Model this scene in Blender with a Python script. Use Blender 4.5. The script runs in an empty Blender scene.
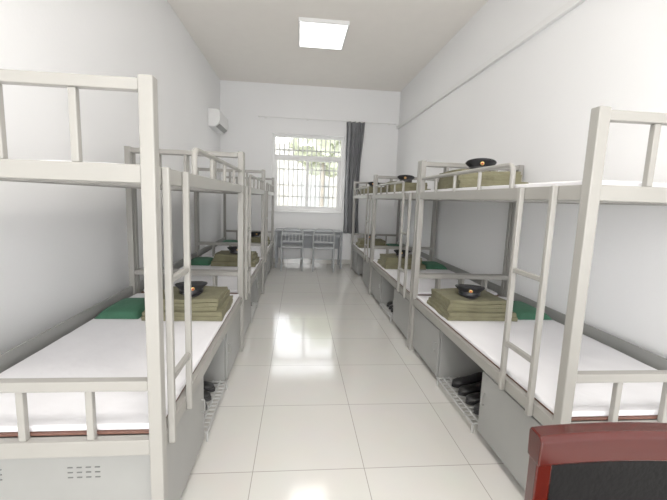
import bpy, bmesh, math, random
from mathutils import Matrix, Vector
random.seed(4)
scn = bpy.context.scene
COL = scn.collection
CAMH = 1.39

# ---------------------------------------------------------------- materials
def newmat(name):
    m = bpy.data.materials.new(name); m.use_nodes = True
    nt = m.node_tree
    return m, nt, nt.nodes["Principled BSDF"]

def mat(name, col, rough=0.5, metal=0.0, var=0.04, scale=6.0, bump=0.0, bscale=60.0, coat=0.0, spec=0.5):
    m, nt, p = newmat(name)
    tc = nt.nodes.new("ShaderNodeTexCoord")
    n = nt.nodes.new("ShaderNodeTexNoise"); n.inputs["Scale"].default_value = scale; n.inputs["Detail"].default_value = 4
    nt.links.new(tc.outputs["Object"], n.inputs["Vector"])
    r = nt.nodes.new("ShaderNodeValToRGB")
    r.color_ramp.elements[0].position = 0.3; r.color_ramp.elements[1].position = 0.7
    r.color_ramp.elements[0].color = tuple(max(0, c*(1-var)) for c in col)+(1,)
    r.color_ramp.elements[1].color = tuple(min(1, c*(1+var)) for c in col)+(1,)
    nt.links.new(n.outputs["Fac"], r.inputs["Fac"]); nt.links.new(r.outputs["Color"], p.inputs["Base Color"])
    p.inputs["Roughness"].default_value = rough; p.inputs["Metallic"].default_value = metal
    p.inputs["Coat Weight"].default_value = coat
    p.inputs["Specular IOR Level"].default_value = spec
    if bump > 0:
        n2 = nt.nodes.new("ShaderNodeTexNoise"); n2.inputs["Scale"].default_value = bscale; n2.inputs["Detail"].default_value = 3
        nt.links.new(tc.outputs["Object"], n2.inputs["Vector"])
        b = nt.nodes.new("ShaderNodeBump"); b.inputs["Strength"].default_value = bump; b.inputs["Distance"].default_value = 0.02
        nt.links.new(n2.outputs["Fac"], b.inputs["Height"]); nt.links.new(b.outputs["Normal"], p.inputs["Normal"])
    return m

M_wall = mat("wall_paint", (0.85, 0.85, 0.85), 0.75, var=0.01, scale=1.5, bump=0.05, bscale=40)
M_ceil = mat("ceiling_paint", (0.87, 0.83, 0.775), 0.85, var=0.01)
M_paint = mat("grey_metal_paint", (0.27, 0.26, 0.237), 0.36, var=0.03)
M_panel = mat("cabinet_paint", (0.25, 0.25, 0.238), 0.38, var=0.05, scale=3)
M_dark = mat("vent_slot_grey", (0.10, 0.10, 0.10), 0.8)
M_board = mat("bed_board_wood", (0.13, 0.055, 0.038), 0.6, var=0.2, scale=14)
M_sheet = mat("white_sheet", (0.78, 0.77, 0.79), 0.9, var=0.02, bump=0.35, bscale=7)
M_quilt2 = mat("khaki_quilt", (0.150, 0.140, 0.080), 0.95, var=0.18, scale=9, bump=0.5, bscale=18)
M_green = mat("green_cloth", (0.028, 0.11, 0.06), 0.9, var=0.15, bump=0.3, bscale=20)
M_black = mat("black_felt", (0.008, 0.008, 0.010), 0.8)
M_gloss = mat("black_gloss", (0.006, 0.006, 0.008), 0.3)
M_gold = mat("gold_badge", (0.7, 0.48, 0.14), 0.45, metal=0.5)
M_redb = mat("red_badge", (0.5, 0.03, 0.02), 0.4)
M_chrome = mat("zinc_metal", (0.50, 0.50, 0.49), 0.35, metal=0.3)
M_bars = mat("security_bar_paint", (0.36, 0.36, 0.345), 0.5)
M_curt = mat("grey_curtain", (0.21, 0.215, 0.225), 0.9, var=0.1, bump=0.15)
M_white = mat("white_plastic", (0.8, 0.8, 0.79), 0.4, var=0.01)
M_shoe = mat("black_leather", (0.008, 0.008, 0.009), 0.4)
M_leather = mat("black_upholstery", (0.002, 0.0018, 0.0018), 0.65, bump=0.1, bscale=80, spec=.12)
M_conc = mat("outside_ground", (0.35, 0.35, 0.31), 0.9, var=0.1)
M_leaf = mat("foliage", (0.33, 0.355, 0.25), 0.9, var=0.2, scale=4, bump=0.3, bscale=8)
M_bark = mat("bark", (0.25, 0.22, 0.18), 0.9, var=0.3)
M_bld = mat("building_render", (0.38, 0.365, 0.33), 0.9, var=0.06)
M_bwin = mat("building_window", (0.27, 0.28, 0.28), 0.5)
M_steel = mat("desk_metal", (0.25, 0.265, 0.28), 0.4)

# red polished wood
M_wood, nt, p = newmat("red_lacquered_wood")
tc = nt.nodes.new("ShaderNodeTexCoord"); mp = nt.nodes.new("ShaderNodeMapping"); mp.inputs["Scale"].default_value = (3, 22, 22)
n = nt.nodes.new("ShaderNodeTexNoise"); n.inputs["Scale"].default_value = 2; n.inputs["Detail"].default_value = 2
r = nt.nodes.new("ShaderNodeValToRGB")
r.color_ramp.elements[0].color = (0.038, 0.0036, 0.0022, 1); r.color_ramp.elements[1].color = (0.047, 0.0048, 0.003, 1)
nt.links.new(tc.outputs["Object"], mp.inputs[0]); nt.links.new(mp.outputs[0], n.inputs[0]); nt.links.new(n.outputs["Fac"], r.inputs[0]); nt.links.new(r.outputs[0], p.inputs["Base Color"])
p.inputs["Roughness"].default_value = 0.14; p.inputs["Specular IOR Level"].default_value = 0.3

# floor tiles
M_floor, nt, p = newmat("glossy_tile_floor")
tc = nt.nodes.new("ShaderNodeTexCoord"); mp = nt.nodes.new("ShaderNodeMapping")
mp.vector_type = 'POINT'
TX, TY = 0.575, 0.615
mp.inputs["Scale"].default_value = (1/TX, 1/TY, 1)
mp.inputs["Location"].default_value = (0.2/TX+20, -1.767/TY+20, 0)
br = nt.nodes.new("ShaderNodeTexBrick"); br.offset = 0.0; br.squash = 1.0
br.inputs["Scale"].default_value = 1; br.inputs["Brick Width"].default_value = 1; br.inputs["Row Height"].default_value = 1
br.inputs["Mortar Size"].default_value = 0.0042; br.inputs["Mortar Smooth"].default_value = 0.3; br.inputs["Bias"].default_value = 0
br.inputs["Color1"].default_value = (0.605, 0.59, 0.55, 1); br.inputs["Color2"].default_value = (0.635, 0.62, 0.58, 1)
br.inputs["Mortar"].default_value = (0.31, 0.295, 0.265, 1)
n = nt.nodes.new("ShaderNodeTexNoise"); n.inputs["Scale"].default_value = 5; n.inputs["Detail"].default_value = 6
mx = nt.nodes.new("ShaderNodeMix"); mx.data_type = 'RGBA'; mx.blend_type = 'MULTIPLY'; mx.inputs[0].default_value = 0.08
nt.links.new(tc.outputs["Object"], mp.inputs[0]); nt.links.new(mp.outputs[0], br.inputs[0]); nt.links.new(tc.outputs["Object"], n.inputs[0])
nt.links.new(br.outputs["Color"], mx.inputs[6]); nt.links.new(n.outputs["Color"], mx.inputs[7]); nt.links.new(mx.outputs[2], p.inputs["Base Color"])
p.inputs["Roughness"].default_value = 0.11; p.inputs["Specular IOR Level"].default_value = 0.9
n3 = nt.nodes.new("ShaderNodeTexNoise"); n3.inputs["Scale"].default_value = 2.5
b = nt.nodes.new("ShaderNodeBump"); b.inputs["Strength"].default_value = 0.08; b.inputs["Distance"].default_value = 0.02
nt.links.new(tc.outputs["Object"], n3.inputs[0]); nt.links.new(n3.outputs["Fac"], b.inputs["Height"]); nt.links.new(b.outputs[0], p.inputs["Normal"])

# emissive diffuser
M_emit, nt, p = newmat("lamp_diffuser")
p.inputs["Base Color"].default_value = (1, 1, 1, 1); p.inputs["Emission Color"].default_value = (1, 0.98, 0.95, 1); p.inputs["Emission Strength"].default_value = 2.5

# glass
M_glass, nt, p = newmat("window_glass")
tr = nt.nodes.new("ShaderNodeBsdfTransparent"); gl = nt.nodes.new("ShaderNodeBsdfGlossy"); gl.inputs["Roughness"].default_value = 0.02
ms = nt.nodes.new("ShaderNodeMixShader"); ms.inputs[0].default_value = 0.012
nt.links.new(tr.outputs[0], ms.inputs[1]); nt.links.new(gl.outputs[0], ms.inputs[2]); nt.links.new(ms.outputs[0], nt.nodes["Material Output"].inputs["Surface"])

# ---------------------------------------------------------------- helpers
def B(bm, c, s, rot=None):
    m = Matrix.Translation(c)
    if rot is not None: m = m @ rot
    m = m @ Matrix.Diagonal((s[0], s[1], s[2], 1))
    return bmesh.ops.create_cube(bm, size=1, matrix=m)["verts"]

def BX(bm, x0, x1, y0, y1, z0, z1):
    return B(bm, ((x0+x1)/2, (y0+y1)/2, (z0+z1)/2), (abs(x1-x0), abs(y1-y0), abs(z1-z0)))

def sweep(bm, pts, r, seg=10, square=False):
    pts = [Vector(p) for p in pts]
    rings = []
    up = None
    for i, p in enumerate(pts):
        if i == 0: t = pts[1]-pts[0]
        elif i == len(pts)-1: t = pts[-1]-pts[-2]
        else: t = (pts[i+1]-p).normalized()+(p-pts[i-1]).normalized()
        t.normalize()
        if up is None:
            up = Vector((0, 0, 1)) if abs(t.z) < 0.9 else Vector((1, 0, 0))
        a = t.cross(up).normalized(); up2 = a.cross(t).normalized(); up = up2
        rings.append([bm.verts.new(p+(a*math.cos(2*math.pi*k/seg)+up2*math.sin(2*math.pi*k/seg))*r) for k in range(seg)])
    for i in range(len(rings)-1):
        for k in range(seg):
            bm.faces.new((rings[i][k], rings[i][(k+1) % seg], rings[i+1][(k+1) % seg], rings[i+1][k]))
    bm.faces.new(rings[0][::-1]); bm.faces.new(rings[-1])

def rounded(pts, rad, n=5):
    out = [Vector(pts[0])]
    for i in range(1, len(pts)-1):
        p = Vector(pts[i]); a = (Vector(pts[i-1])-p).normalized(); b_ = (Vector(pts[i+1])-p).normalized()
        p0 = p+a*rad; p1 = p+b_*rad
        for k in range(n+1):
            t = k/n
            out.append(p0*(1-t)**2+p*2*t*(1-t)+p1*t*t)
    out.append(Vector(pts[-1]))
    return out

def lathe(bm, prof, seg=28, sx=1, sy=1, off=(0, 0, 0), tilt=0):
    rings = []
    for (r, z) in prof:
        rings.append([bm.verts.new((off[0]+r*sx*math.cos(2*math.pi*k/seg), off[1]+r*sy*math.sin(2*math.pi*k/seg), off[2]+z - tilt*r*z*math.sin(2*math.pi*k/seg))) for k in range(seg)])
    for i in range(len(rings)-1):
        for k in range(seg):
            bm.faces.new((rings[i][k], rings[i][(k+1) % seg], rings[i+1][(k+1) % seg], rings[i+1][k]))
    bm.faces.new(rings[0][::-1]); bm.faces.new(rings[-1])

def fin(name, bm, m, parent=None, bevel=0.0, seg=2, smooth=True, loc=None, subsurf=0):
    bmesh.ops.recalc_face_normals(bm, faces=bm.faces[:])
    me = bpy.data.meshes.new(name); bm.to_mesh(me); bm.free()
    if smooth:
        for f in me.polygons: f.use_smooth = True
    me.materials.append(m)
    o = bpy.data.objects.new(name, me); COL.objects.link(o)
    if bevel > 0:
        md = o.modifiers.new("bevel", 'BEVEL'); md.width = bevel; md.segments = seg; md.limit_method = 'ANGLE'; md.angle_limit = math.radians(35)
        md.harden_normals = True
    if subsurf:
        md = o.modifiers.new("sub", 'SUBSURF'); md.levels = subsurf; md.render_levels = subsurf
    if smooth and bevel == 0 and not subsurf:
        try: me.set_sharp_from_angle(angle=math.radians(40))
        except Exception: pass
    if parent: o.parent = parent
    if loc is not None: o.location = loc
    return o

def empty(name, loc=(0, 0, 0), label=None, cat=None, group=None):
    o = bpy.data.objects.new(name, None); o.empty_display_size = 0.1; o.location = loc; COL.objects.link(o)
    tag(o, label, cat, group); return o

def tag(o, label=None, cat=None, group=None):
    if label: o["label"] = label
    if cat: o["category"] = cat
    if group: o["group"] = group
    return o

def dup(o, parent=None):
    c = o.copy(); COL.objects.link(c)
    if parent: c.parent = parent
    for ch in list(o.children):
        dup(ch, c)
    return c

def struct(o, label=None):
    o["kind"] = "structure"
    if label: o["label"] = label
    return o

# ---------------------------------------------------------------- room
XL, XR, YF, YN, ZC = -1.60, 2.06, 8.0, -2.2, CAMH+2.26
WX0, WX1, WZ0, WZ1 = -0.57, 0.93, 1.11, 2.69
bm = bmesh.new(); BX(bm, XL-.2, XR+.2, YN-.2, YF+.24, -0.1, 0); struct(fin("floor", bm, M_floor, smooth=False), "glossy cream ceramic tile floor")
bm = bmesh.new(); BX(bm, XL-.2, XR+.2, YN-.2, YF+.24, ZC, ZC+0.1); struct(fin("ceiling", bm, M_ceil, smooth=False), "plain off-white ceiling")
bm = bmesh.new(); BX(bm, XL-.2, XL, YN, YF, 0, ZC); struct(fin("wall_left", bm, M_wall, smooth=False), "white painted wall")
bm = bmesh.new(); BX(bm, XR, XR+.2, YN, YF, 0, ZC); struct(fin("wall_right", bm, M_wall, smooth=False), "white painted wall")
DX0, DX1, DZ = -.75, 1.15, 2.9
bm = bmesh.new(); BX(bm, XL-.2, DX0, YN-.2, YN, 0, ZC); BX(bm, DX1, XR+.2, YN-.2, YN, 0, ZC); BX(bm, DX0, DX1, YN-.2, YN, DZ, ZC)  # unseen rear wall, its opening added to let in fill light
struct(fin("wall_near", bm, M_wall, smooth=False), "white painted wall with a wide opening added for fill light")
dl = bpy.data.lights.new("rear_fill_light", 'AREA'); dl.shape = 'RECTANGLE'; dl.size = DX1-DX0; dl.size_y = DZ; dl.energy = 70; dl.color = (1, .98, .955)  # added fill lamp behind the camera, brightens the bunk recesses
do = bpy.data.objects.new("rear_fill_light", dl); COL.objects.link(do); do.location = ((DX0+DX1)/2, YN-.1, DZ/2); do.rotation_euler = (math.radians(90), 0, 0)
bm = bmesh.new()
BX(bm, XL-.2, WX0, YF, YF+.24, 0, ZC); BX(bm, WX1, XR+.2, YF, YF+.24, 0, ZC)
BX(bm, WX0, WX1, YF, YF+.24, 0, WZ0); BX(bm, WX0, WX1, YF, YF+.24, WZ1, ZC)
struct(fin("wall_far", bm, M_wall, smooth=False), "white painted wall with a window opening")
bm = bmesh.new(); BX(bm, XR-.04, XR, YN, YF, 2.895, 2.955); struct(fin("trim_1", bm, M_white, bevel=.003), "white cable duct running along the wall")
bm = bmesh.new(); BX(bm, XL, XR-.022, YF-.015, YF, 0, 0.1); struct(fin("baseboard_far", bm, M_floor, bevel=.003), "cream tile skirting")

# window
win = empty("window_1", (0, 0, 0)); struct(win, "white framed sliding window with security bars")
bm = bmesh.new()
fy0, fy1 = YF+.10, YF+.16
t = .06
BX(bm, WX0, WX0+t, fy0, fy1, WZ0, WZ1); BX(bm, WX1-t, WX1, fy0, fy1, WZ0, WZ1)
BX(bm, WX0+t, WX1-t, fy0, fy1, WZ0, WZ0+t); BX(bm, WX0+t, WX1-t, fy0, fy1, WZ1-t, WZ1)
BX(bm, WX0+t, WX1-t, fy0, fy1, 2.21, 2.275)
fin("frame", bm, M_white, win, bevel=.004)
for (a0, a1, yy) in ((WX0+t, 0.205, YF+.115), (0.145, WX1-t, YF+.145)):
    bm = bmesh.new()
    for q in ((a0, a0+.055), (a1-.055, a1)): BX(bm, q[0], q[1], yy-.012, yy+.012, WZ0+t, 2.21)
    BX(bm, a0+.055, a1-.055, yy-.012, yy+.012, WZ0+t, WZ0+t+.05); BX(bm, a0+.055, a1-.055, yy-.012, yy+.012, 2.165, 2.21)
    fin("sash", bm, M_white, win, bevel=.003)
bm = bmesh.new(); BX(bm, WX0+t, 0.18, YF+.113, YF+.117, WZ0+.09, 2.18); fin("pane", bm, M_glass, win, smooth=False)
bm = bmesh.new(); BX(bm, 0.17, WX1-t, YF+.143, YF+.147, WZ0+.09, 2.18); fin("pane", bm, M_glass, win, smooth=False)
bm = bmesh.new(); BX(bm, WX0+t, WX1-t, YF+.128, YF+.132, 2.27, WZ1-t); fin("pane", bm, M_glass, win, smooth=False)
bm = bmesh.new()
k = WX0+.05
while k < WX1:
    sweep(bm, [(k, YF+.3, WZ0-.05), (k, YF+.3, WZ1+.05)], .0125, 8); k += .098
for z in (WZ0+.02, 1.42, 1.66, 2.0, 2.40, WZ1-.02): BX(bm, WX0-.05, WX1+.05, YF+.288, YF+.312, z-.014, z+.014)
for x in (WX0-.04, WX1+.04):
    for z in (WZ0+.02, WZ1-.02): BX(bm, x-.01, x+.01, YF+.235, YF+.3, z-.01, z+.01)
fin("security_bars", bm, M_bars, win)
bm = bmesh.new(); BX(bm, WX0-.04, WX1+.04, YF-.04, YF+.1, WZ0-.025, WZ0-.001); fin("sill", bm, M_white, win, bevel=.005)

# outside
bm = bmesh.new(); BX(bm, -14, 14, YF+.6, 34, -.5, -.3); tag(fin("courtyard_ground", bm, M_conc, smooth=False), "pale concrete ground outside the window", "ground")
def blob(bm, c, r, sub=3, amp=.25):
    vs = bmesh.ops.create_icosphere(bm, subdivisions=sub, radius=r, matrix=Matrix.Translation(c))["verts"]
    for v in vs:
        d = (v.co-Vector(c)); v.co = Vector(c)+d*(1+random.uniform(-amp, amp))
def tree(x, y, h, g):
    e = empty("tree", (x, y, -.3), "leafy green tree outside the window", "tree", "trees outside the window")
    bm = bmesh.new(); sweep(bm, [(0, 0, 0), (.04, 0, h*.4), (-.03, .05, h*.75)], .09, 10); fin("trunk", bm, M_bark, e)
    bm = bmesh.new()
    for i in range(9):
        an = i*2.4; blob(bm, (math.cos(an)*.7, math.sin(an)*.55, h*.62+(i % 3)*.5), .7, 3, .3)
    fin("canopy", bm, M_leaf, e)
tree(-2.6, 14.5, 4.6, 0); tree(1.0, 16.5, 5.6, 0); tree(4.6, 14.6, 4.4, 0)
bd_ = empty("neighbouring_building", (0, 21, -.3), "pale rendered building across the courtyard", "building")
bm = bmesh.new(); BX(bm, -11, 12, 0, 4, 0, 4.6); fin("facade", bm, M_bld, bd_, smooth=False)
for i in range(7):
    for zz in (1.1,):
        bm = bmesh.new(); BX(bm, -9+i*3, -7.4+i*3, -.04, .02, zz, zz+1.6); fin("facade_window", bm, M_bwin, bd_, smooth=False)
bm = bmesh.new()
for i in range(26): blob(bm, (-5+i*.42, 12.5+random.uniform(-.2, .2), .35+random.uniform(-.05, .15)), .55, 2, .2)
o = tag(fin("hedge", bm, M_leaf), "clipped green hedge outside the window", "hedge"); o["kind"] = "stuff"

# ---------------------------------------------------------------- ceiling lamps
def lamp(x0, x1, y0, y1, power):
    cx, cy = (x0+x1)/2, (y0+y1)/2
    e = empty("ceiling_light", (cx, cy, ZC), "flat rectangular white LED panel on the ceiling", "ceiling light", "LED ceiling panels")
    w, d = (x1-x0)/2, (y1-y0)/2
    bm = bmesh.new()
    BX(bm, -w, -w+.02, -d, d, -.05, 0); BX(bm, w-.02, w, -d, d, -.05, 0); BX(bm, -w+.02, w-.02, -d, -d+.02, -.05, 0); BX(bm, -w+.02, w-.02, d-.02, d, -.05, 0)
    fin("frame", bm, M_white, e, bevel=.003)
    bm = bmesh.new(); BX(bm, -w+.02, w-.02, -d+.02, d-.02, -.045, -.005); fin("diffuser", bm, M_emit, e, smooth=False)
    l = bpy.data.lights.new("lamp_light", 'AREA'); l.shape = 'RECTANGLE'; l.size = 2*w-.05; l.size_y = 2*d-.05; l.energy = power; l.color = (1, .965, .92)
    lo = bpy.data.objects.new("lamp_light", l); COL.objects.link(lo); lo.parent = e; lo.location = (0, 0, -.055)
lamp(-.05, .60, 5.1, 5.93, 7)
lamp(-.05, .60, -.3, .53, 56)  # second panel out of view, added as fill for the near end

# ---------------------------------------------------------------- bunk beds
W, L, H = 0.91, 1.985, 1.76
ZU, ZL = 1.45, 0.475
def bunk(s):
    e = empty("bunk_bed", (0, 0, 0), "grey painted steel bunk bed with ladder and lockers below", "bunk bed", "dormitory bunk beds")
    P = .047
    for x in (0, s*W):
        for y in (0, L):
            bm = bmesh.new(); BX(bm, x-P/2, x+P/2, y-P/2, y+P/2, 0.0, H); fin("post", bm, M_paint, e, bevel=.005)
    for x in (0, s*W):
        for z, h in ((ZU, .06), (ZL, .06)):
            bm = bmesh.new(); BX(bm, x-.018, x+.018, P/2, L-P/2, z-h/2, z+h/2); fin("side_rail", bm, M_paint, e, bevel=.004)
    xa, xb = sorted((s*P/2, s*(W-P/2)))
    for y in (0, L):
        for z, h in ((ZU, .06), (ZL, .06)):
            bm = bmesh.new(); BX(bm, xa, xb, y-.018, y+.018, z-h/2, z+h/2); fin("cross_rail", bm, M_paint, e, bevel=.004)
        for z0, z1 in ((ZU+.03, H-.01), (ZL+.03, .73)):
            bm = bmesh.new(); BX(bm, xa, xb, y-.019, y+.019, z1-.038, z1)
            for k in (1, 2, 3):
                xx = s*W*k/4; BX(bm, xx-.0125, xx+.0125, y-.0125, y+.0125, z0, z1-.038)
            fin("end_board", bm, M_paint, e, bevel=.004)
    bm = bmesh.new(); BX(bm, s*W-.006, s*W+.006, P/2, L-P/2, ZL+.03, ZL+.12); fin("shade_strip", bm, M_panel, e, bevel=.002)  # added grey strip, stands in for the shaded gap along the wall
    # guard
    bm = bmesh.new(); zg = 1.60
    sweep(bm, rounded([(0, .54, ZU+.02), (0, .54, zg), (0, L-.02, zg)], .045), .0135, 10)
    for y in (.90, 1.27, 1.63): sweep(bm, [(0, y, ZU+.02), (0, y, zg)], .011, 8)
    fin("guard_rail", bm, M_paint, e)
    # ladder
    bm = bmesh.new(); xo = -s*.0315
    ya, yb = (.06, .29) if s < 0 else (.165, .40)
    for y in (ya, yb): BX(bm, xo-.0125, xo+.0125, y-.0125, y+.0125, ZL-.03, ZU+.03)
    for z in (.70, 1.075): BX(bm, xo-.011, xo+.011, ya+.0125, yb-.0125, z-.012, z+.012)
    fin("ladder", bm, M_paint, e, bevel=.005, seg=3)
    # boards
    x0, x1 = sorted((s*.019, s*(W-.019)))
    bm = bmesh.new(); BX(bm, x0, x1, .019, L-.019, ZU-.006, ZU+.006); fin("bed_board", bm, M_sheet, e, bevel=.002)
    x0, x1 = sorted((s*.010, s*(W-.03)))
    bm = bmesh.new(); BX(bm, x0, x1, .022, L-.022, ZL+.030, ZL+.036); fin("bed_board", bm, M_board, e, bevel=.001)
    # cross supports under decks
    for z in (ZU-.023, ZL+.012):
        for y in (.5, 1.0, 1.5):
            bm = bmesh.new()
            BX(bm, min(s*.018, s*(W-.018)), max(s*.018, s*(W-.018)), y-.012, y+.012, z-.006, z+.016)
            fin("deck_support", bm, M_paint, e, bevel=.002)
    # lockers
    for (y0, y1) in ((.028, .66), (1.32, L-.028)):
        bm = bmesh.new()
        a, c = sorted((s*.012, s*(W-.03)))
        BX(bm, a, c, y0, y1, .04, ZL-.032)
        for yy in (y0+.04, y1-.04):
            for xx in (a+.04, c-.04): BX(bm, xx-.015, xx+.015, yy-.015, yy+.015, 0, .04)
        lk = fin("locker", bm, M_panel, e, bevel=.004)
        bm = bmesh.new()
        dx0, dx1 = sorted((s*.010, -s*.004))
        BX(bm, dx0, dx1, y0+.012, y1-.012, .055, ZL-.05)
        d = fin("door", bm, M_panel, lk, bevel=.003)
        bm = bmesh.new()
        ym = y1-.06 if y0 < .5 else y0+.06
        sweep(bm, rounded([(-s*.002, ym, .24), (-s*.02, ym, .24), (-s*.02, ym, .31), (-s*.002, ym, .31)], .008, 3), .004, 8)
        fin("handle", bm, M_panel, d)
        if y0 < .5:
            for gx in (.28, .62):
                bm = bmesh.new()
                for i in range(3):
                    for j in range(4):
                        xx = s*(gx+j*.032-.05); BX(bm, xx-.009, xx+.009, y0-.002, y0+.004, .33+i*.02, .334+i*.02)
                fin("vent", bm, M_dark, lk, smooth=False)
    return e

YS = {-1: [1.32, 3.37, 5.41], 1: [1.34, 3.39, 5.43]}
XA = {-1: -.492, 1: 1.10}
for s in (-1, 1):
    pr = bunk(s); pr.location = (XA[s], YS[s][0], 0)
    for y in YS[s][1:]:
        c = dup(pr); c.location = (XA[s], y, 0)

# ---------------------------------------------------------------- bedding
ZM = {0: ZL+.0368, 1: ZU+.0068}
def mattress(mw, mdp, mh):
    bm = bmesh.new()
    vs = bmesh.ops.create_grid(bm, x_segments=14, y_segments=30, size=.5)["verts"]
    for v in vs: v.co.x *= mw; v.co.y *= mdp; v.co.z = mh + random.uniform(-.0015, .0015)
    r_ = bmesh.ops.extrude_face_region(bm, geom=bm.faces[:])
    for v in [g for g in r_["geom"] if isinstance(g, bmesh.types.BMVert)]: v.co.z = 0
    return fin("mattress", bm, M_sheet, None, bevel=.008, seg=3)
MH = {(0, -1): .024, (0, 1): .024, (1, -1): .028, (1, 1): .044}
for lev in (0, 1):
    for s in (-1, 1):
        mt = mattress(W-.05, (L-.066) if lev == 0 else (L-.07), MH[(lev, s)]); f1 = True
        for y in YS[s]:
            o = mt if f1 else dup(mt); f1 = False
            o.location = (XA[s]+s*(W/2-(.018 if lev == 0 else 0)), y+L/2, ZM[lev]+.0004)
            tag(o, "thin mattress covered with a smooth white sheet on bunk", "mattress", "bunk mattresses")

bm = bmesh.new(); z = 0
for (w, d, h, ox, oy, rr) in ((.53, .47, .030, 0, 0, 0), (.52, .46, .028, .003, .003, .012), (.475, .42, .026, -.006, .022, -.02), (.47, .415, .026, -.002, .024, -.01), (.46, .40, .024, -.006, .030, .012)):
    B(bm, (ox, oy, z+h/2), (w, d, h), Matrix.Rotation(rr, 4, 'Z')); z += h
bmesh.ops.subdivide_edges(bm, edges=bm.edges[:], cuts=7, use_grid_fill=True)
for v in bm.verts:
    v.co.z += .005*math.sin(v.co.x*17+v.co.y*9)*(v.co.z/.14); v.co.x += .004*math.sin(v.co.y*21+v.co.z*40); v.co.y += .004*math.sin(v.co.x*15+v.co.z*50)
QH = z
q0 = fin("folded_quilt", bm, M_quilt2, None, bevel=.009, seg=3)
# pillow
bm = bmesh.new()
vs = bmesh.ops.create_grid(bm, x_segments=16, y_segments=16, size=.5)["verts"]
def pil(x, y): return max(0, (1-(2*x)**4))**.5*max(0, (1-(2*y)**4))**.5
for v in vs: v.co.z = .055*pil(v.co.x, v.co.y); v.co.x *= .29; v.co.y *= .44
r_ = bmesh.ops.extrude_face_region(bm, geom=bm.faces[:])
for v in [g for g in r_["geom"] if isinstance(g, bmesh.types.BMVert)]: v.co.z = 0
pl0 = fin("pillow", bm, M_green, None, subsurf=1)

# cap
cap0 = empty("peaked_cap")
TL = 2.0
bm = bmesh.new()
lathe(bm, [(.083, 0), (.086, .032), (.098, .044), (.118, .062), (.122, .070), (.114, .079), (.088, .085), (.045, .088), (.015, .089)], 32, 1.0, 1.08, tilt=TL)
fin("crown", bm, M_black, cap0)
bm = bmesh.new()
lathe(bm, [(.0862, .004), (.0885, .006), (.0892, .029), (.0875, .032)], 32, 1.0, 1.08, tilt=TL); fin("band", bm, M_gloss, cap0)
bm = bmesh.new()
inn, outt = [], []
for k in range(17):
    a = math.radians(202+136*k/16)
    inn.append(bm.verts.new((.085*math.cos(a), .092*math.sin(a), .014)))
    e_ = math.sin(math.pi*k/16)
    outt.append(bm.verts.new((.090*math.cos(a), (.095+.055*e_)*math.sin(a), .016-.012*e_)))
for k in range(16): bm.faces.new((inn[k], inn[k+1], outt[k+1], outt[k]))
o = fin("visor", bm, M_gloss, cap0); md = o.modifiers.new("s", 'SOLIDIFY'); md.thickness = .003
bm = bmesh.new(); lathe(bm, [(.012, 0), (.015, .003), (.012, .006), (.005, .008)], 16)
bmesh.ops.rotate(bm, verts=bm.verts, cent=(0, 0, 0), matrix=Matrix.Rotation(math.radians(100), 3, 'X')); bmesh.ops.translate(bm, verts=bm.verts, vec=(0, -.113, .056))
bd = fin("badge", bm, M_gold, cap0)
bm = bmesh.new(); lathe(bm, [(.008, .007), (.008, .010), (.004, .012)], 12)
bmesh.ops.rotate(bm, verts=bm.verts, cent=(0, 0, 0), matrix=Matrix.Rotation(math.radians(100), 3, 'X')); bmesh.ops.translate(bm, verts=bm.verts, vec=(0, -.113, .056))
fin("badge_centre", bm, M_redb, bd)
cap0.scale = (.93, .93, .93)

first = True
for s in (-1, 1):
    for bi, y in enumerate(YS[s]):
        for lev in (0, 1):
            if s == -1 and lev == 1: continue
            z = ZM[lev]+MH[(lev, s)]+.0025
            qx = XA[s]+s*(.275 if lev == 0 else .294); qy = y+(1.43 if lev == 0 else 1.50)+random.uniform(-.02, .02)
            rz = random.uniform(-.03, .03)*(1 if lev == 0 else .3)
            lab = "olive folded army quilt block on the " + ("lower" if lev == 0 else "upper") + " bunk"
            q = q0 if first else dup(q0); q.location = (qx, qy, z); q.rotation_euler = (0, 0, rz); tag(q, lab, "quilt", "folded army quilts")
            c = cap0 if first else dup(cap0); c.location = (qx+random.uniform(-.03, .03), qy+.0, z+QH+.005); c.rotation_euler = (0, 0, rz+s*-.35)
            tag(c, "black peaked cap with gold badge on a folded quilt", "cap", "peaked caps")
            if lev == 0:
                p_ = pl0 if first else dup(pl0); p_.location = (XA[s]+s*.713, qy+.02, z); tag(p_, "dark green pillow beside a folded quilt", "pillow", "green pillows")
            first = False

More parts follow.
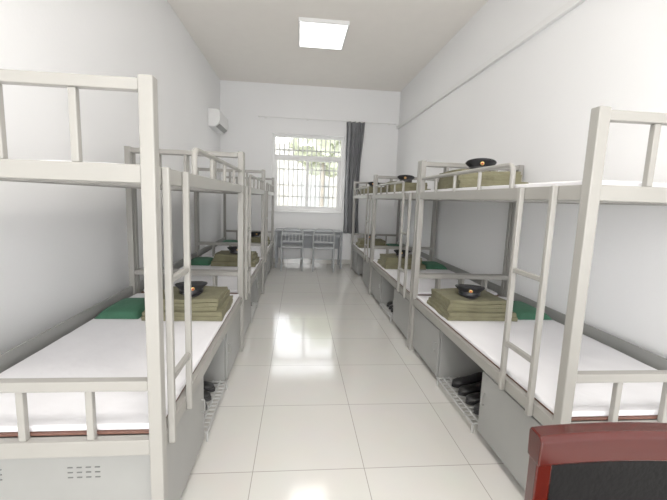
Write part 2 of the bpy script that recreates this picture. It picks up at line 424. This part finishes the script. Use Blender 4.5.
# ---------------------------------------------------------------- shoe racks and shoes
def rack(x, y, s):
    e = empty("shoe_rack", (x, y, 0), "low grey wire shoe rack on the floor under a bunk", "shoe rack", "shoe racks")
    bm = bmesh.new()
    for k in range(14):
        yy = .03+k*.045; sweep(bm, [(s*(-.008), yy, .06), (s*.32, yy, .06)], .0045, 6)
    for xx in (-.008, .04, .09, .17, .25, .32): sweep(bm, [(s*xx, .02, .06), (s*xx, .63, .06)], .0065, 6)
    fin("shelf", bm, M_chrome, e)
    for xx in (-.008, .32):
        for yy in (.03, .615):
            bm = bmesh.new(); sweep(bm, [(s*xx, yy, 0), (s*xx, yy, .06)], .006, 8); fin("leg", bm, M_chrome, e)
    return e
def shoe_obj():
    e = empty("shoe")
    bm = bmesh.new()
    secs = [(-.135, .028, .060), (-.12, .036, .085), (-.08, .038, .095), (-.04, .038, .085), (0, .040, .062), (.05, .046, .048), (.09, .046, .042), (.12, .036, .034), (.138, .015, .022)]
    rings = []
    for (l, w, h) in secs:
        ring = []
        for k in range(14):
            a = 2*math.pi*k/14
            ring.append(bm.verts.new((l, w*math.cos(a), .018+h/2+h/2*math.sin(a))))
        rings.append(ring)
    for i in range(len(rings)-1):
        for k in range(14): bm.faces.new((rings[i][k], rings[i][(k+1) % 14], rings[i+1][(k+1) % 14], rings[i+1][k]))
    bm.faces.new(rings[0]); bm.faces.new(rings[-1])
    fin("upper", bm, M_shoe, e, subsurf=1)
    bm = bmesh.new()
    lo, hi = [], []
    for k in range(24):
        a = 2*math.pi*k/24; x = .142*math.cos(a); w = .042*math.sin(a)*(1 if x > 0 else .85)
        lo.append(bm.verts.new((x, w, 0))); hi.append(bm.verts.new((x, w, .024)))
    for k in range(24): bm.faces.new((lo[k], lo[(k+1) % 24], hi[(k+1) % 24], hi[k]))
    bm.faces.new(lo[::-1]); bm.faces.new(hi); fin("sole", bm, M_gloss, e)
    return e
M_bag = mat("dark_canvas", (0.012, 0.014, 0.02), 0.85, var=.3, bump=.4, bscale=15)
bag0 = empty("duffel_bag")
bm = bmesh.new()
ringsb = []
for (l, q_) in ((-.25, .55), (-.235, .85), (-.18, 1), (-.06, 1.03), (.06, .99), (.18, 1), (.235, .85), (.25, .55)):
    ringsb.append([bm.verts.new((.13*q_*math.copysign(abs(math.cos(2*math.pi*k/20))**.7, math.cos(2*math.pi*k/20)), l, .12+.12*q_*math.copysign(abs(math.sin(2*math.pi*k/20))**.7, math.sin(2*math.pi*k/20)))) for k in range(20)])
for i in range(len(ringsb)-1):
    for k in range(20): bm.faces.new((ringsb[i][k], ringsb[i][(k+1) % 20], ringsb[i+1][(k+1) % 20], ringsb[i+1][k]))
bm.faces.new(ringsb[0]); bm.faces.new(ringsb[-1])
zmn = min(v.co.z for v in bm.verts)
for v in bm.verts: v.co.z -= zmn
fin("body", bm, M_bag, bag0, subsurf=1)
for sx in (-.05, .05):
    bm = bmesh.new(); sweep(bm, rounded([(sx, -.11, .235), (sx*1.6, -.07, .29), (sx*1.6, .07, .29), (sx, .11, .235)], .03), .009, 8); fin("handle", bm, M_bag, bag0)
bag0.scale = (1, 1.15, 1.3)
sh0 = shoe_obj(); fs = True; fb = True
for s in (-1, 1):
    for y in YS[s][:2]:
        rack(XA[s]+s*.0, y+.67, s)
        o = bag0 if fb else dup(bag0); fb = False
        o.location = (XA[s]+s*.48, y+.99, 0.0); tag(o, "dark canvas duffel bag stowed on the floor under a bunk", "bag", "bags under the bunks")
        for k in range(4):
            o = sh0 if fs else dup(sh0); fs = False
            o.location = (XA[s]+s*.185, y+.80+k*.115, .068); o.rotation_euler = (0, 0, math.pi if s > 0 else 0)
            tag(o, "black leather shoe on a wire shoe rack", "shoe", "shoes under the bunks")

# ---------------------------------------------------------------- air conditioner
ac = empty("air_conditioner", (XL, 6.95, 2.58), "white wall-mounted split air conditioner unit", "air conditioner")
bm = bmesh.new()
prof = [(0, 0), (.12, 0), (.19, .06), (.21, .14), (.20, .27), (.17, .30), (0, .30)]
a = [bm.verts.new((x, 0, z)) for x, z in prof]; b2 = [bm.verts.new((x, .80, z)) for x, z in prof]
for k in range(len(prof)): bm.faces.new((a[k], a[(k+1) % len(prof)], b2[(k+1) % len(prof)], b2[k]))
bm.faces.new(a); bm.faces.new(b2); fin("body", bm, M_white, ac, bevel=.01)
bm = bmesh.new(); B(bm, (.16, .40, .028), (.085, .70, .006), Matrix.Rotation(-.72, 4, 'Y')); fin("louver", bm, M_panel, ac, bevel=.002)
bm = bmesh.new(); sweep(bm, rounded([(.06, .80, .1), (.06, .93, .1), (.06, .98, .1), (.06, 1.05, .1)], .01), .03, 12); fin("pipe", bm, M_white, ac)

# ---------------------------------------------------------------- curtain and rod
rod = empty("curtain_rod", (0, 0, 0), "thin white metal curtain rod above the window", "curtain rod")
bm = bmesh.new(); sweep(bm, [(-.80, YF-.09, 2.985), (1.95, YF-.09, 2.985)], .011, 10); fin("bar", bm, M_white, rod)
for x in (-.7, 0.15, 1.85):
    bm = bmesh.new(); sweep(bm, [(x, YF, 2.985), (x, YF-.09, 2.985)], .008, 8); BX(bm, x-.02, x+.02, YF-.006, YF, 2.96, 3.01); fin("bracket", bm, M_white, rod)
for x in (-.815, 1.965):
    bm = bmesh.new(); bmesh.ops.create_uvsphere(bm, u_segments=12, v_segments=8, radius=.022, matrix=Matrix.Translation((x, YF-.09, 2.985))); fin("finial", bm, M_white, rod)
bm = bmesh.new()
NX, NZ = 90, 30
g = []
for j in range(NZ+1):
    tz = j/NZ; z = .68+tz*(2.972-.68)
    wd = .160+.035*tz**3 - .015*math.sin(tz*3.1)
    cx = 1.125-.015*math.sin(tz*4)
    row = []
    for i in range(NX+1):
        u = i/NX*2-1
        row.append(bm.verts.new((cx+u*wd+.004*math.sin(j*.5+i*.3), YF-.10+(.062*math.sin(u*12+.4*math.sin(tz*3))+.018*math.sin(u*27+1))*(1-.15*tz), z)))
    g.append(row)
for j in range(NZ):
    for i in range(NX): bm.faces.new((g[j][i], g[j][i+1], g[j+1][i+1], g[j+1][i]))
o = tag(fin("curtain", bm, M_curt), "dark grey gathered curtain hanging beside the window", "curtain")

# ---------------------------------------------------------------- desk & chairs
dk = empty("desk", (-.45, 7.40, 0), "grey metal desk below the window", "desk")
bm = bmesh.new(); BX(bm, 0, 1.36, 0, .55, .72, .75); fin("desktop", bm, M_steel, dk, bevel=.006)
for x in (.03, 1.33):
    for y in (.04, .51):
        bm = bmesh.new(); BX(bm, x-.018, x+.018, y-.018, y+.018, 0, .72); fin("leg", bm, M_steel, dk, bevel=.003)
bm = bmesh.new(); BX(bm, .05, 1.31, .45, .47, .35, .70); fin("back_panel", bm, M_steel, dk, bevel=.003)
bm = bmesh.new(); BX(bm, .05, 1.31, .03, .05, .64, .70); fin("apron", bm, M_steel, dk, bevel=.003)
for x in (.03, 1.33):
    bm = bmesh.new(); BX(bm, x-.01, x+.01, .06, .49, .1, .13); fin("stretcher", bm, M_steel, dk, bevel=.003)

M_chair = mat("light_chair_metal", (0.36, 0.375, 0.385), 0.4)
def dchair(x, y, rot):
    e = empty("metal_chair", (x, y, 0), "grey tubular metal chair tucked at the desk", "chair", "chairs at the desk")
    e.rotation_euler = (0, 0, rot)
    bm = bmesh.new(); B(bm, (0, .2, .45), (.42, .40, .035)); fin("seat", bm, M_chair, e, bevel=.012, seg=3)
    for sx in (-.19, .19):
        bm = bmesh.new(); sweep(bm, [(sx, .38, 0), (sx, .36, .435)], .013, 10); fin("leg", bm, M_chair, e)
    bm = bmesh.new()
    sweep(bm, rounded([(-.20, -.03, 0), (-.20, .01, .45), (-.20, -.05, .82), (.20, -.05, .82), (.20, .01, .45), (.20, -.03, 0)], .11, 8), .015, 10)
    fin("back_frame", bm, M_chair, e)
    bm = bmesh.new()
    B(bm, (0, -.040, .725), (.37, .013, .03)); B(bm, (0, -.022, .57), (.37, .013, .025))
    for k in range(-2, 3): B(bm, (k*.065, -.031, .648), (.016, .010, .15))
    fin("backrest", bm, M_chair, e, bevel=.003)
    for sx in (-.195, .195):
        bm = bmesh.new(); sweep(bm, [(sx, -.01, .2), (sx*.98, .37, .2)], .008, 8); fin("stretcher", bm, M_chair, e)
    bm = bmesh.new(); sweep(bm, [(-.19, -.01, .24), (.19, -.01, .24)], .008, 8)
    fin("stretcher", bm, M_chair, e)
dchair(-.10, 7.12, .03); dchair(.50, 7.10, -.05)

# ---------------------------------------------------------------- wooden chair near camera
ch = empty("wooden_armless_chair", (.750, .645, 0), "dark red lacquered wooden chair with black leather back", "chair")
ch.rotation_euler = (0, 0, math.radians(-5))
hw = .27; TZ = .953
bm = bmesh.new()
N = 16; rows = []
for i in range(N+1):
    u = i/N*2-1; x = u*hw; yb = -.02*u*u+.0; zt = TZ-.006*u*u
    rows.append([bm.verts.new((x, yb+dy, z)) for dy, z in ((-.022, zt-.062), (.022, zt-.062), (.024, zt-.008), (.018, zt), (-.016, zt), (-.024, zt-.010))])
for i in range(N):
    for k in range(6): bm.faces.new((rows[i][k], rows[i][(k+1) % 6], rows[i+1][(k+1) % 6], rows[i+1][k]))
bm.faces.new(rows[0]); bm.faces.new(rows[-1][::-1]); fin("top_rail", bm, M_wood, ch, bevel=.004, seg=3)
for sx in (-1, 1):
    bm = bmesh.new()
    pts = [(sx*.205, .06, 0), (sx*.22, .035, .45), (sx*(hw-.018), -.018, .893)]
    q_ = .016
    rr_ = []
    for a_ in pts:
        v0 = Vector(a_)
        rr_.append([bm.verts.new(v0+Vector((dx, dy, 0))) for dx, dy in ((-q_, -q_), (q_, -q_), (q_, q_), (-q_, q_))])
    for r0, r1 in zip(rr_[:-1], rr_[1:]):
        for k in range(4): bm.faces.new((r0[k], r0[(k+1) % 4], r1[(k+1) % 4], r1[k]))
    bm.faces.new(rr_[0][::-1]); bm.faces.new(rr_[-1])
    fin("back_post", bm, M_wood, ch, bevel=.004)
    bm = bmesh.new(); BX(bm, sx*.225-.02, sx*.225+.02, -.47, -.43, 0, .42); fin("leg", bm, M_wood, ch, bevel=.005)
bm = bmesh.new()
BX(bm, -.24, .24, -.47, -.43, .36, .42); BX(bm, -.24, .24, .0, .03, .36, .42); BX(bm, -.24, -.21, -.43, 0, .36, .42); BX(bm, .21, .24, -.43, 0, .36, .42)
fin("seat_frame", bm, M_wood, ch, bevel=.004)
bm = bmesh.new(); B(bm, (0, -.215, .455), (.47, .48, .075)); fin("seat", bm, M_leather, ch, bevel=.03, seg=4)
# curved back pad following the rail, set between the posts
bm = bmesh.new(); rows = []
for i in range(N+1):
    u = i/N*2-1
    yb = -.016*u*u
    rows.append([bm.verts.new((u*wx, yb+dy, z)) for wx, dy, z in ((.207, .018, .49), (.207, .045, .49), (.236, .012, .890), (.236, -.014, .890))])
for i in range(N):
    for k in range(4): bm.faces.new((rows[i][k], rows[i][(k+1) % 4], rows[i+1][(k+1) % 4], rows[i+1][k]))
bm.faces.new(rows[0]); bm.faces.new(rows[-1][::-1]); fin("backrest", bm, M_leather, ch)

# ---------------------------------------------------------------- world
w = bpy.data.worlds.new("World"); scn.world = w; w.use_nodes = True
bg = w.node_tree.nodes["Background"]; bg.inputs[0].default_value = (0.97, 0.985, 1.0, 1); bg.inputs[1].default_value = 6.5

# ---------------------------------------------------------------- camera
f = 375.0
d = Vector((-35, 52, -f)).normalized(); 
up = Vector((100, (3500+f*f)/52, f)).normalized()
ri = d.cross(up)
cam = bpy.data.cameras.new("camera"); co = bpy.data.objects.new("camera", cam); COL.objects.link(co)
R = Matrix((ri, d, up)).to_4x4()
co.matrix_world = Matrix.Translation((0, 0, CAMH)) @ R
cam.sensor_width = 36; cam.lens = f*36/667; cam.clip_start = .02
scn.camera = co
scn.view_settings.view_transform = 'Standard'
scn.view_settings.exposure = 0.0
scn.view_settings.gamma = 1.2
